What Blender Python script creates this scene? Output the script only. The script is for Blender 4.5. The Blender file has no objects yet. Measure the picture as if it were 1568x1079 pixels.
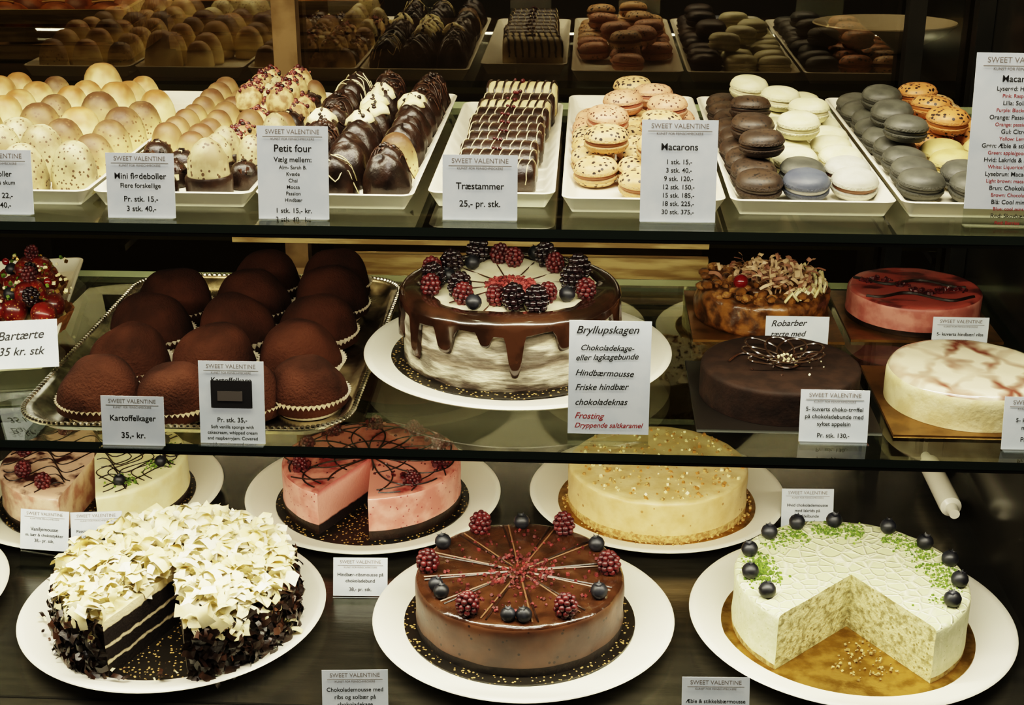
import bpy, math, random
from mathutils import Vector, Matrix, noise
random.seed(11)
pi=math.pi
A3=math.radians(3.0); C3=math.cos(A3); S3=math.sin(A3)
def CF(x,y): return (x*C3+y*S3, -x*S3+y*C3)
def lin(c):
    out=[]
    for v in c:
        v=v/255.0
        out.append(v/12.92 if v<=0.04045 else ((v+0.055)/1.055)**2.4)
    return (out[0],out[1],out[2],1.0)
ZD,ZM,ZT=0.0,0.27,0.48

# ---------------- materials ----------------
def mat(name,c1,c2=None,scale=60,lo=.4,hi=.6,rough=.5,metal=0,bump=0,bscale=200,coat=0,sss=0,
        speck=None,zr=None,detail=4,spec=.5,stretch=None,rnd=True,emit=0):
    m=bpy.data.materials.new(name); m.use_nodes=True
    nt=m.node_tree; N=nt.nodes; L=nt.links
    b=N['Principled BSDF']
    b.inputs['Roughness'].default_value=rough
    b.inputs['Metallic'].default_value=metal
    b.inputs['Specular IOR Level'].default_value=spec
    b.inputs['Coat Weight'].default_value=coat
    b.inputs['Coat Roughness'].default_value=.08
    if sss:
        b.inputs['Subsurface Weight'].default_value=sss
        b.inputs['Subsurface Radius'].default_value=(1,.7,.5)
        b.inputs['Subsurface Scale'].default_value=.003
    tc=N.new('ShaderNodeTexCoord')
    vec=tc.outputs['Object']
    if rnd:
        oi=N.new('ShaderNodeObjectInfo'); mu=N.new('ShaderNodeMath'); mu.operation='MULTIPLY'; mu.inputs[1].default_value=7.3
        L.new(oi.outputs['Random'],mu.inputs[0])
        va=N.new('ShaderNodeVectorMath'); va.operation='ADD'
        L.new(vec,va.inputs[0]); L.new(mu.outputs[0],va.inputs[1]); nvec=va.outputs[0]
    else: nvec=vec
    if stretch:
        mp=N.new('ShaderNodeMapping'); mp.inputs['Scale'].default_value=stretch
        L.new(nvec,mp.inputs['Vector']); nvec=mp.outputs[0]
    col=None
    if zr:
        sx=N.new('ShaderNodeSeparateXYZ'); L.new(vec,sx.inputs[0])
        nz=N.new('ShaderNodeTexNoise'); nz.inputs['Scale'].default_value=zr.get('ns',90); L.new(nvec,nz.inputs['Vector'])
        ma=N.new('ShaderNodeMath'); ma.operation='MULTIPLY_ADD'; ma.inputs[1].default_value=zr.get('j',.004); 
        L.new(nz.outputs['Fac'],ma.inputs[0]); L.new(sx.outputs['Z'],ma.inputs[2])
        mr=N.new('ShaderNodeMapRange'); mr.inputs['From Min'].default_value=zr['z0']; mr.inputs['From Max'].default_value=zr['z1']
        L.new(ma.outputs[0],mr.inputs['Value'])
        cr=N.new('ShaderNodeValToRGB'); L.new(mr.outputs[0],cr.inputs[0])
        el=cr.color_ramp.elements
        st=zr['stops']
        el[0].position=st[0][0]; el[0].color=lin(st[0][1])
        el[1].position=st[-1][0]; el[1].color=lin(st[-1][1])
        for p,c in st[1:-1]:
            e=el.new(p); e.color=lin(c)
        col=cr.outputs[0]
        if zr.get('mixn'):
            nn=N.new('ShaderNodeTexNoise'); nn.inputs['Scale'].default_value=scale; nn.inputs['Detail'].default_value=detail; L.new(nvec,nn.inputs['Vector'])
            c2r=N.new('ShaderNodeValToRGB'); c2r.color_ramp.elements[0].position=lo; c2r.color_ramp.elements[1].position=hi
            c2r.color_ramp.elements[0].color=(0,0,0,1); mxv=zr.get('mixmax',1); c2r.color_ramp.elements[1].color=(mxv,mxv,mxv,1)
            L.new(nn.outputs['Fac'],c2r.inputs[0])
            mx=N.new('ShaderNodeMix'); mx.data_type='RGBA'; L.new(c2r.outputs[0],mx.inputs[0]); L.new(col,mx.inputs[6]); mx.inputs[7].default_value=lin(c1)
            col=mx.outputs[2]
    elif c2 is not None:
        nn=N.new('ShaderNodeTexNoise'); nn.inputs['Scale'].default_value=scale; nn.inputs['Detail'].default_value=detail
        L.new(nvec,nn.inputs['Vector'])
        cr=N.new('ShaderNodeValToRGB'); cr.color_ramp.elements[0].position=lo; cr.color_ramp.elements[1].position=hi
        cr.color_ramp.elements[0].color=lin(c1); cr.color_ramp.elements[1].color=lin(c2)
        L.new(nn.outputs['Fac'],cr.inputs[0]); col=cr.outputs[0]
    if speck:
        sc,thr,cc=speck
        vo=N.new('ShaderNodeTexVoronoi'); vo.inputs['Scale'].default_value=sc; L.new(nvec,vo.inputs['Vector'])
        lt=N.new('ShaderNodeMath'); lt.operation='LESS_THAN'; lt.inputs[1].default_value=thr; L.new(vo.outputs['Distance'],lt.inputs[0])
        mx=N.new('ShaderNodeMix'); mx.data_type='RGBA'; L.new(lt.outputs[0],mx.inputs[0])
        if col is not None: L.new(col,mx.inputs[6])
        else: mx.inputs[6].default_value=lin(c1)
        mx.inputs[7].default_value=lin(cc); col=mx.outputs[2]
    if col is not None: L.new(col,b.inputs['Base Color'])
    else: b.inputs['Base Color'].default_value=lin(c1)
    if bump:
        bn=N.new('ShaderNodeTexNoise'); bn.inputs['Scale'].default_value=bscale; bn.inputs['Detail'].default_value=3; L.new(nvec,bn.inputs['Vector'])
        bp=N.new('ShaderNodeBump'); bp.inputs['Strength'].default_value=bump; bp.inputs['Distance'].default_value=.002
        L.new(bn.outputs['Fac'],bp.inputs['Height']); L.new(bp.outputs[0],b.inputs['Normal'])
    return m
def glassmat(name,tint,refl=None,rough=0.0,gl=(1,1,1,1),f0=.04,f1=.75):
    m=bpy.data.materials.new(name); m.use_nodes=True; nt=m.node_tree; N=nt.nodes; L=nt.links
    N.remove(N['Principled BSDF']); out=N['Material Output']
    t=N.new('ShaderNodeBsdfTransparent'); t.inputs[0].default_value=tint
    g=N.new('ShaderNodeBsdfGlossy'); g.inputs['Roughness'].default_value=rough; g.inputs['Color'].default_value=gl
    mx=N.new('ShaderNodeMixShader'); L.new(t.outputs[0],mx.inputs[1]); L.new(g.outputs[0],mx.inputs[2])
    if refl is None:
        f=N.new('ShaderNodeLayerWeight'); f.inputs['Blend'].default_value=.5
        p=N.new('ShaderNodeMath'); p.operation='POWER'; p.inputs[1].default_value=5; L.new(f.outputs['Facing'],p.inputs[0])
        q=N.new('ShaderNodeMath'); q.operation='MULTIPLY_ADD'; q.inputs[1].default_value=f1; q.inputs[2].default_value=f0; L.new(p.outputs[0],q.inputs[0])
        L.new(q.outputs[0],mx.inputs[0])
    else: mx.inputs[0].default_value=refl
    L.new(mx.outputs[0],out.inputs['Surface']); return m

M={}
M['china']=mat('white_china',(236,230,212),rough=.22,spec=.5)
M['tray']=mat('white_tray_glaze',(230,224,204),rough=.25)
M['dark']=mat('dark_metal',(30,29,24),(38,36,30),scale=20,rough=.35,metal=.4)
M['paper']=mat('label_paper',(196,204,212),(206,212,218),scale=40,rough=.7)
M['ink']=mat('ink_black',(22,20,22),rough=.6)
M['inkg']=mat('ink_grey',(110,100,95),rough=.6)
M['inkr']=mat('ink_red',(140,34,42),rough=.6)
M['acryl']=glassmat('acrylic',(.9,.92,.9,1))
M['goldb']=mat('gold_board',(140,106,48),(188,150,84),scale=60,rough=.28,metal=.85,bump=.3,bscale=300)
M['blackb']=mat('black_board_gold_dots',(22,18,13),rough=.4,speck=(230,.26,(176,144,86)))
M['choc']=mat('dark_chocolate',(28,18,12),(42,27,18),scale=80,rough=.35,bump=.25,bscale=300)
M['chocm']=mat('milk_chocolate',(72,46,30),(52,32,21),scale=70,rough=.4)
M['wchoc']=mat('white_chocolate',(244,232,188),(230,214,158),scale=50,rough=.45,sss=.1)
M['rasp']=mat('raspberry',(84,24,26),(52,14,17),scale=150,rough=.45,coat=.1)
M['blackb2']=mat('blackberry',(20,12,15),(32,14,18),scale=150,rough=.25,coat=.3)
M['blue']=mat('blueberry',(17,17,21),(34,35,42),scale=90,rough=.45)
M['redcr']=mat('freeze_dried_berry',(124,42,40),(78,22,24),scale=300,rough=.7)
M['green']=mat('pistachio_green',(108,134,44),(68,94,28),scale=300,rough=.8)
M['steel']=mat('brushed_steel',(112,108,98),(98,95,86),scale=16,rough=.26,metal=.9,stretch=(1,5,1),rnd=False,bump=.06,bscale=60)
M['silver']=mat('silver_tray',(215,208,190),(150,142,124),scale=50,rough=.25,metal=1)
M['papercup']=mat('paper_cup',(206,194,170),rough=.8)
M['wood']=mat('counter_wood',(184,162,110),(138,112,68),scale=14,rough=.5,stretch=(1,8,8),rnd=False)

# ---------------- mesh building ----------------
class MB:
    def __init__(s): s.v=[]; s.f=[]; s.m=[]
    def add(s,vs,fs,m=0,X=None):
        o=len(s.v)
        for p in vs:
            p=Vector(p)
            s.v.append(X@p if X is not None else p)
        for i,f in enumerate(fs):
            s.f.append([o+k for k in f]); s.m.append(m if isinstance(m,int) else m[i])
    def lathe(s,prof,segs=64,a0=0,a1=360,mats=None,cap=0,X=None,rf=None):
        full=abs(a1-a0-360)<1e-6
        n=segs if full else segs+1
        vs=[];fs=[];ms=[]
        k=len(prof)
        for i in range(n):
            a=math.radians(a0+(a1-a0)*i/segs)
            for j,(r,z) in enumerate(prof):
                if rf: rr,zz=rf(a,r,z)
                else: rr,zz=r,z
                vs.append((rr*math.cos(a),rr*math.sin(a),zz))
        for i in range(segs):
            i2=(i+1)%n
            for j in range(k-1):
                q=[i*k+j,i2*k+j,i2*k+j+1,i*k+j+1]
                fs.append(q); ms.append(mats[j] if mats else 0)
        if not full:
            fs.append([j for j in range(k)]); ms.append(cap)
            fs.append([segs*k+j for j in reversed(range(k))]); ms.append(cap)
        s.add(vs,fs,ms,X)
    def sphere(s,c,r,seg=12,rings=8,m=0,X=None):
        if not hasattr(r,'__len__'): r=(r,r,r)
        vs=[(c[0],c[1],c[2]-r[2])];fs=[]
        for i in range(1,rings):
            t=pi*i/rings
            for j in range(seg):
                a=2*pi*j/seg
                vs.append((c[0]+r[0]*math.sin(t)*math.cos(a),c[1]+r[1]*math.sin(t)*math.sin(a),c[2]-r[2]*math.cos(t)))
        vs.append((c[0],c[1],c[2]+r[2]))
        for j in range(seg):
            fs.append([0,1+(j+1)%seg,1+j])
            for i in range(rings-2):
                a=1+i*seg; b=a+seg
                fs.append([a+j,a+(j+1)%seg,b+(j+1)%seg,b+j])
            l=1+(rings-2)*seg
            fs.append([l+j,l+(j+1)%seg,len(vs)-1])
        s.add(vs,fs,m,X)
    def tube(s,pts,r,n=5,m=0,X=None,closed=False):
        pts=[Vector(p) for p in pts]; K=len(pts)
        if K<2: return
        vs=[];fs=[]
        up=Vector((0,0,1))
        for i,p in enumerate(pts):
            if closed: d=pts[(i+1)%K]-pts[i-1]
            else: d=pts[min(i+1,K-1)]-pts[max(i-1,0)]
            if d.length<1e-9: d=Vector((1,0,0))
            d.normalize()
            u=d.cross(up)
            if u.length<.05: u=d.cross(Vector((0,1,0)))
            u.normalize(); w=d.cross(u)
            for j in range(n):
                a=2*pi*j/n
                vs.append(p+u*r*math.cos(a)+w*r*math.sin(a))
        for i in range(K if closed else K-1):
            i2=(i+1)%K
            for j in range(n):
                fs.append([i*n+j,i*n+(j+1)%n,i2*n+(j+1)%n,i2*n+j])
        if not closed:
            fs.append(list(range(n))[::-1]); fs.append([(K-1)*n+j for j in range(n)])
        s.add(vs,fs,m,X)
    def box(s,x0,x1,y0,y1,z0,z1,m=0,X=None,ms=None):
        vs=[(x0,y0,z0),(x1,y0,z0),(x1,y1,z0),(x0,y1,z0),(x0,y0,z1),(x1,y0,z1),(x1,y1,z1),(x0,y1,z1)]
        fs=[[0,3,2,1],[4,5,6,7],[0,1,5,4],[1,2,6,5],[2,3,7,6],[3,0,4,7]]
        s.add(vs,fs,ms if ms else m,X)
    def flake(s,c,n,sx,sy,curl,rot,m=0):
        n=Vector(n).normalized()
        t=n.cross(Vector((0,0,1)))
        if t.length<.1: t=n.cross(Vector((1,0,0)))
        t.normalize(); b=n.cross(t)
        t2=t*math.cos(rot)+b*math.sin(rot); b2=n.cross(t2)
        vs=[];c=Vector(c)
        jag=[random.uniform(.55,1.15) for _ in range(10)]
        for i in range(5):
            u=(i/4-.5)
            for j,vv in enumerate((-.5,.5)):
                vs.append(c+t2*u*sx+b2*vv*sy*jag[i*2+j]+n*curl*(1-4*u*u)*sx)
        s.add(vs,[[0,2,3,1],[2,4,5,3],[4,6,7,5],[6,8,9,7]],m)
    def mesh(s,name,mats,smooth=True,ang=40):
        me=bpy.data.meshes.new(name)
        me.from_pydata([tuple(v) for v in s.v],[],s.f)
        for m in mats: me.materials.append(m)
        for p,i in zip(me.polygons,s.m): p.material_index=i
        me.validate()
        if smooth:
            me.polygons.foreach_set('use_smooth',[True]*len(me.polygons))
            try: me.set_sharp_from_angle(angle=math.radians(ang))
            except Exception: pass
        me.update(); return me
def link(name,me,parent=None,loc=(0,0,0),rot=(0,0,0),scale=(1,1,1)):
    o=bpy.data.objects.new(name,me); bpy.context.scene.collection.objects.link(o)
    o.location=loc; o.rotation_euler=rot; o.scale=scale
    if parent: o.parent=parent
    return o
def empty(name,loc=(0,0,0),rot=(0,0,0)):
    o=bpy.data.objects.new(name,None); o.empty_display_size=.05
    bpy.context.scene.collection.objects.link(o); o.location=loc; o.rotation_euler=rot; return o
def rrect(w,l,r,n=6):
    pts=[]
    for cx,cy,a0 in ((w/2-r,l/2-r,0),(-w/2+r,l/2-r,90),(-w/2+r,-l/2+r,180),(w/2-r,-l/2+r,270)):
        for i in range(n+1):
            a=math.radians(a0+90*i/n); pts.append((cx+r*math.cos(a),cy+r*math.sin(a)))
    return pts
def sweep_rect(mb,w,l,r,prof,n=6,m=0):
    vs=[];fs=[];K=4*(n+1)
    for ins,z in prof:
        rr=max(r-ins,.002)
        for p in rrect(w-2*ins,l-2*ins,rr,n): vs.append((p[0],p[1],z))
    for i in range(len(prof)-1):
        for j in range(K):
            fs.append([i*K+j,i*K+(j+1)%K,(i+1)*K+(j+1)%K,(i+1)*K+j])
    fs.append(list(range(K))[::-1]); fs.append([(len(prof)-1)*K+j for j in range(K)])
    mb.add(vs,fs,m)

# ---------------- berries ----------------
def berry_mesh(name,m,r=.0095,h=1.15,seed=0,dr=.0027):
    mb=MB(); rnd=random.Random(seed)
    mb.sphere((0,0,r*.95),(r*.75,r*.75,r*h*.8),8,6)
    rows=6
    for i in range(rows):
        t=pi*(i+.6)/(rows+.2); nn=max(1,int(round(9*math.sin(t))))
        off=rnd.random()*6
        for j in range(nn):
            a=2*pi*j/nn+off
            mb.sphere((r*.8*math.sin(t)*math.cos(a),r*.8*math.sin(t)*math.sin(a),r*.98-r*h*.85*math.cos(t)),dr*rnd.uniform(.9,1.1),7,5)
    return mb.mesh(name,[m])
RASP=[berry_mesh('raspberry_mesh%d'%i,M['rasp'],seed=i) for i in range(2)]
BLACKB=[berry_mesh('blackberry_mesh%d'%i,M['blackb2'],r=.0115,h=1.2,seed=5+i,dr=.0033) for i in range(2)]
def blueberry():
    mb=MB(); r=.0072
    pr=[(0,0),(r*.5,r*.12),(r*.87,r*.5),(r,r),(r*.87,r*1.45),(r*.55,r*1.78),(r*.4,r*1.86),(r*.36,r*1.75),(0,r*1.65)]
    mb.lathe(pr,16)
    for k in range(5):
        a=2*pi*k/5
        mb.add([(r*.34*math.cos(a-.4),r*.34*math.sin(a-.4),r*1.8),(r*.34*math.cos(a+.4),r*.34*math.sin(a+.4),r*1.8),(r*.62*math.cos(a),r*.62*math.sin(a),r*2.05)],[[0,1,2]])
    return mb.mesh('blueberry_mesh',[M['blue']],ang=60)
BLUE=blueberry()
def put_berry(parent,kind,x,y,z,s=1.0):
    me={'r':random.choice(RASP),'k':random.choice(BLACKB),'b':BLUE}[kind]
    nm={'r':'raspberry','k':'blackberry','b':'blueberry'}[kind]
    return link(nm+'_part',me,parent,(x,y,z-.0008),(random.uniform(-.25,.25),random.uniform(-.25,.25),random.random()*6),(s,s,s))
def crumbs(name,pts,smin,smax,m,parent,mats=None):
    mb=MB()
    for p in pts:
        s=random.uniform(smin,smax)
        X=Matrix.Translation(Vector(p)+Vector((0,0,s*.4)))@Matrix.Rotation(random.random()*6,4,Vector((random.random(),random.random(),random.random()+.01)).normalized())
        mb.box(-s/2,s/2,-s/2*random.uniform(.5,1),s/2,-s/2*random.uniform(.5,1),s/2,random.randrange(len(m)) if isinstance(m,list) else 0,X)
    me=mb.mesh(name,m if isinstance(m,list) else [m],smooth=False)
    return link(name,me,parent)
def inw(a,w):
    if not w: return False
    a=math.degrees(a)%360
    return w[0]-4<=a<=w[1]+4
def ringpts(n,r0,r1,z,w=None,a0=0,a1=360):
    out=[]
    while len(out)<n:
        a=math.radians(random.uniform(a0,a1)); 
        if inw(a,w): 
            continue
        r=math.sqrt(random.uniform(r0*r0,r1*r1)); out.append((r*math.cos(a),r*math.sin(a),z))
    return out
def line_on_top(mb,pts,z,r,w,m=0,R=1):
    seg=[]
    for x,y in pts:
        bad=inw(math.atan2(y,x),w) or math.hypot(x,y)>R
        if bad:
            if len(seg)>1: mb.tube(seg,r,5,m)
            seg=[]
        else: seg.append((x,y,z))
    if len(seg)>1: mb.tube(seg,r,5,m)

# ---------------- plates & boards ----------------
def plate(x,y,r=.16,z=0,name='cake_plate'):
    s=r/.16
    mb=MB()
    pr=[(0,0),(.085,0),(.092,.003),(.120,.008),(.152,.0155),(.158,.0172),(.16,.019),(.1585,.0208),(.152,.0195),(.125,.0125),(.112,.0100),(.1,.009),(0,.009)]
    mb.lathe([(a*s,b) for a,b in pr],96)
    return link(name,mb.mesh(name,[M['china']],ang=70),None,(x,y,z))
def round_board(parent,r,m,z=.0125,t=.0018):
    mb=MB(); mb.lathe([(0,z),(r,z),(r,z+t),(0,z+t)],72)
    return link('cake_board',mb.mesh('cake_board',[m]),parent)
def body(mb,r,h,z0,base=0,bev=.004,a0=0,a1=360,segs=96,lump=0,seed=0,m=(0,1,2),cap=3):
    prof=[(0,z0),(r,z0)];ms=[m[0]]
    if base>0: prof.append((r+.0005,z0+base)); ms.append(m[0])
    zt=z0+h
    n=6
    zs=z0+base
    for i in range(1,n+1):
        prof.append((r,zs+(zt-bev-zs)*i/n)); ms.append(m[1])
    for i in range(1,4):
        t=pi/2*i/3
        prof.append((r-bev+bev*math.cos(t),zt-bev+bev*math.sin(t))); ms.append(m[1] if i<2 else m[2])
    for i in range(1,9):
        prof.append(((r-bev)*(1-i/8)+0.0,zt)); ms.append(m[2])
    def rf(a,rr,z):
        if lump==0 or rr<1e-6: return rr,z
        p=Vector((rr*math.cos(a)*45+seed,rr*math.sin(a)*45,z*45))
        q=noise.noise(p)
        if z>zt-bev*.5: return rr+q*lump*.5,z+q*lump
        if z<=z0+1e-6: return rr,z
        return rr+q*lump,z
    mb.lathe(prof,segs,a0,a1,ms,cap,rf=rf)

# =============== BOTTOM DECK CAKES ===============
plate(.012,1.298,.159); plate(-.361,1.316,.161); plate(.357,1.296,.169)
plate(-.172,1.582,.158); plate(.180,1.584,.158); plate(-.522,1.592,.159); plate(-.705,1.340,.152)

# --- chocolate mousse cake (front centre)
def chocolate_cake():
    E=empty('chocolate_mousse_cake',(.008,1.298,0))
    round_board(E,.122,M['blackb'])
    side=mat('choc_mousse_side',(84,54,35),(58,36,24),scale=26,lo=.35,hi=.65,rough=.4,speck=(110,.16,(34,20,14)),bump=.15,bscale=120)
    top=mat('choc_glaze',(44,27,17),(66,41,26),scale=40,rough=.2,coat=.45,bump=.7,bscale=70)
    basec=mat('choc_base',(28,18,12),(20,13,9),scale=200,rough=.7,bump=.5)
    mb=MB(); r=.109;z0=.0143;h=.056
    body(mb,r,h,z0,.010,.007,lump=.0014,m=(2,0,1))
    link('cake',mb.mesh('choc_cake',[side,top,basec]),E)
    zt=z0+h
    lb=MB()
    for k in range(12):
        a=2*pi*k/12+.12
        for o,mm in ((0,0),(.06,1)):
            lb.tube([((.012+.088*t/8)*math.cos(a+o),(.012+.088*t/8)*math.sin(a+o),zt+.0006) for t in range(9)],.0009,4,mm)
    link('score_lines',lb.mesh('score_lines',[mat('score_light',(112,80,56),rough=.4),M['choc']]),E)
    crumbs('berry_crumbs',ringpts(190,0,.035,zt)+ringpts(150,.03,.088,zt),.0012,.0034,[M['redcr'],mat('dark_red',(74,24,22),rough=.6)],E)
    seq=['r','b','r','b','r','b','r','bb','r','bb','r','b']
    for k in range(12):
        a=math.radians(118-30*k); rr=.095
        s=seq[k]
        if s=='bb':
            put_berry(E,'b',rr*math.cos(a-.09),rr*math.sin(a-.09),zt,1.1); put_berry(E,'b',rr*math.cos(a+.09),rr*math.sin(a+.09),zt,1.15)
        else: put_berry(E,s,rr*math.cos(a),rr*math.sin(a),zt,1.25)
chocolate_cake()

# --- white chocolate shaving cake (front left)
def shaving_cake():
    E=empty('layered_cake_with_chocolate_shavings',(-.349,1.290,0))
    W=(244,286); r=.112;z0=.0143;h=.062
    round_board(E,.118,M['blackb'])
    cut=mat('layer_cut',(0,0,0),rough=.7,bump=.5,bscale=350,zr=dict(z0=z0,z1=z0+h,j=.006,stops=[(0,(28,18,12)),(.26,(24,15,11)),(.28,(215,198,160)),(.31,(215,198,160)),(.33,(26,16,12)),(.54,(24,14,10)),(.56,(215,198,160)),(.59,(215,198,160)),(.61,(26,16,12)),(.88,(24,15,11)),(.90,(222,206,164)),(1,(232,218,176))]))
    mb=MB(); body(mb,r,h,z0,0,.006,W[1],W[0]+360,lump=.002,m=(0,0,1),cap=2)
    link('cake',mb.mesh('shaving_body',[M['choc'],M['wchoc'],cut]),E)
    zt=z0+h
    fb=MB()
    for i in range(1300):
        p=ringpts(1,0,.118,0,(W[0]+1,W[1]-1))[0]
        lay=random.random()**1.2
        z=zt+.001+.022*lay*(1-.55*(math.hypot(p[0],p[1])/.118)**4)
        nrm=Vector((random.gauss(0,.75),random.gauss(0,.75),1))
        big=random.random()<.4
        fb.flake((p[0],p[1],z),nrm,random.uniform(.010,.020)*(1.5 if big else 1),random.uniform(.006,.013)*(1.5 if big else 1),random.uniform(.05,.42),random.random()*6,0 if random.random()<.7 else 1)
    for i in range(200):
        a=math.radians(random.uniform(0,360))
        if inw(a,W): continue
        rr=random.uniform(.112,.122)
        fb.flake((rr*math.cos(a),rr*math.sin(a),zt-random.uniform(0,.020)),(math.cos(a),math.sin(a),random.uniform(.2,1)),random.uniform(.008,.018),random.uniform(.005,.01),.2,random.random()*6,0)
    link('white_shavings',fb.mesh('white_shavings',[M['wchoc'],mat('white_choc_b',(252,244,214),rough=.5)],ang=180),E)
    db=MB()
    for i in range(1900):
        a=math.radians(random.uniform(0,360))
        if inw(a,(W[0]+3,W[1]-3)): continue
        rr=random.uniform(.112,.126); z=random.uniform(z0,zt-.002)
        nrm=Vector((math.cos(a)+random.gauss(0,.5),math.sin(a)+random.gauss(0,.5),random.gauss(.1,.5)))
        db.flake((rr*math.cos(a),rr*math.sin(a),z),nrm,random.uniform(.006,.020),random.uniform(.004,.010),random.uniform(0,.35),random.random()*6,0 if random.random()<.72 else 1)
    for i in range(120):
        a=random.random()*6.28; rr=random.uniform(.118,.138)
        db.flake((rr*math.cos(a)-.01,rr*math.sin(a)+.022,.020+max(0,rr-.125)*.1),(random.gauss(0,.2),random.gauss(0,.2),1),random.uniform(.005,.014),random.uniform(.002,.006),.1,random.random()*6,random.choice((0,0,1,2)))
    db.flake((.115,-.02,.026),(0,-.3,1),.022,.010,.2,.5,2); db.flake((.124,-.030,.022),(0,0,1),.018,.010,.2,1.5,2)
    link('dark_shavings',db.mesh('dark_shavings',[M['choc'],M['chocm'],M['wchoc']],ang=180),E)
shaving_cake()

# --- pale green apple mousse cake (front right)
def green_cake():
    E=empty('green_mousse_cake',(.350,1.281,0))
    W=(222,300); r=.119;z0=.0145;h=.062
    round_board(E,.130,M['goldb'])
    side=mat('green_mousse_side',(208,208,162),(220,218,178),scale=120,rough=.5,bump=.35,bscale=260,speck=(150,.13,(170,168,116)))
    m=bpy.data.materials.new('lace_top'); m.use_nodes=True; nt=m.node_tree;N=nt.nodes;L=nt.links;b=N['Principled BSDF']
    tc=N.new('ShaderNodeTexCoord'); vo=N.new('ShaderNodeTexVoronoi'); vo.feature='DISTANCE_TO_EDGE'; vo.inputs['Scale'].default_value=75
    L.new(tc.outputs['Object'],vo.inputs['Vector'])
    cr=N.new('ShaderNodeValToRGB'); cr.color_ramp.elements[0].color=lin((236,232,198)); cr.color_ramp.elements[1].color=lin((202,204,156)); cr.color_ramp.elements[1].position=.12
    L.new(vo.outputs['Distance'],cr.inputs[0]); L.new(cr.outputs[0],b.inputs['Base Color'])
    bp=N.new('ShaderNodeBump'); bp.invert=True; bp.inputs['Strength'].default_value=.9; bp.inputs['Distance'].default_value=.0016
    mr=N.new('ShaderNodeMapRange'); mr.inputs['From Max'].default_value=.12; L.new(vo.outputs['Distance'],mr.inputs['Value']); L.new(mr.outputs[0],bp.inputs['Height']); L.new(bp.outputs[0],b.inputs['Normal'])
    b.inputs['Roughness'].default_value=.3
    cut=mat('green_cut',(138,130,86),(200,194,146),scale=130,lo=.36,hi=.54,rough=.8,bump=1.0,bscale=240,speck=(130,.2,(142,132,84)))
    basec=mat('sponge_base',(180,160,104),(130,106,62),scale=200,rough=.8,bump=.5)
    mb=MB(); body(mb,r,h,z0,.006,.005,W[1],W[0]+360,lump=.0012,m=(3,0,1),cap=2)
    link('cake',mb.mesh('green_cake',[side,m,cut,basec]),E)
    zt=z0+h
    pts=[]
    for i in range(1500):
        a=math.radians(random.choice((random.gauss(95,30),random.gauss(20,32),random.uniform(-45,180),random.gauss(175,12))))
        if inw(a,W): continue
        rr=random.gauss(.094,.009)
        if rr<.114 and noise.noise(Vector((math.cos(a)*5,math.sin(a)*5,2)))>-.15: pts.append((rr*math.cos(a),rr*math.sin(a),zt-.0003))
    crumbs('pistachio_dust',pts,.0008,.0024,M['green'],E)
    for a in (205,184,157,133,112,88,56,32,10,-13,-34):
        a=math.radians(a); put_berry(E,'b',.106*math.cos(a),.106*math.sin(a),zt,1.25)
    crumbs('cake_crumbs',[(x*.55+.01,y*.9-.0,.0145) for x,y,_ in ringpts(80,.03,.115,0,None,228,296)],.001,.003,basec,E)
green_cake()

# --- pink raspberry cake (rear centre-left)
def pink_cake():
    E=empty('raspberry_mousse_cake',(-.172,1.572,0))
    W=(240,273); r=.109;z0=.0145;h=.056
    round_board(E,.119,M['blackb'])
    side=mat('pink_side',(216,154,140),(194,120,108),scale=40,rough=.5,speck=(160,.16,(146,68,66)))
    top=mat('pink_top',(200,128,114),(122,48,45),scale=28,lo=.46,hi=.64,rough=.18,coat=.4)
    cut=mat('pink_cut',(0,0,0),rough=.7,bump=.4,bscale=300,zr=dict(z0=z0,z1=z0+h,j=.003,stops=[(0,(30,19,14)),(.24,(28,17,12)),(.28,(210,148,132)),(.9,(218,156,142)),(1,(190,100,94))]))
    mb=MB(); body(mb,r,h,z0,.013,.005,W[1],W[0]+360,lump=.001,m=(3,0,1),cap=2)
    link('cake',mb.mesh('pink_cake',[side,top,cut,M['choc']]),E)
    zt=z0+h; lb=MB()
    for k in range(12):
        a=2*pi*k/12+.2
        P=[]
        for t in range(17):
            u=t/16; rr=.102*math.sin(pi*u*.5+.0)*1.0; aa=a+.75*(u*u)
            P.append((rr*math.cos(aa),rr*math.sin(aa)))
        line_on_top(lb,P,zt+.0006,.0011,W,0,.109)
        P=[((.008+.098*t/16)*math.cos(a-.7*(t/16)**2),(.008+.098*t/16)*math.sin(a-.7*(t/16)**2)) for t in range(17)]
        line_on_top(lb,P,zt+.0006,.0009,W,0,.109)
    for R in (.045,.09):
        line_on_top(lb,[(R*math.cos(t/40*2*pi),R*math.sin(t/40*2*pi)) for t in range(41)],zt+.0006,.0009,W,0,.109)
    link('chocolate_lace',lb.mesh('lace',[M['choc']]),E)
    for k in range(10):
        a=math.radians(20+36*k)
        if inw(a,(W[0]-4,W[1]+4)): continue
        c=(.087*math.cos(a),.087*math.sin(a))
        crumbs('berry_cluster',[(c[0]+random.gauss(0,.006),c[1]+random.gauss(0,.006),zt+random.uniform(0,.004)) for _ in range(30)],.002,.005,M['rasp'],E)
        put_berry(E,'r',c[0],c[1],zt,.9)
    crumbs('red_crumbs',ringpts(60,.02,.07,zt,W),.001,.003,M['rasp'],E)
pink_cake()

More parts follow.
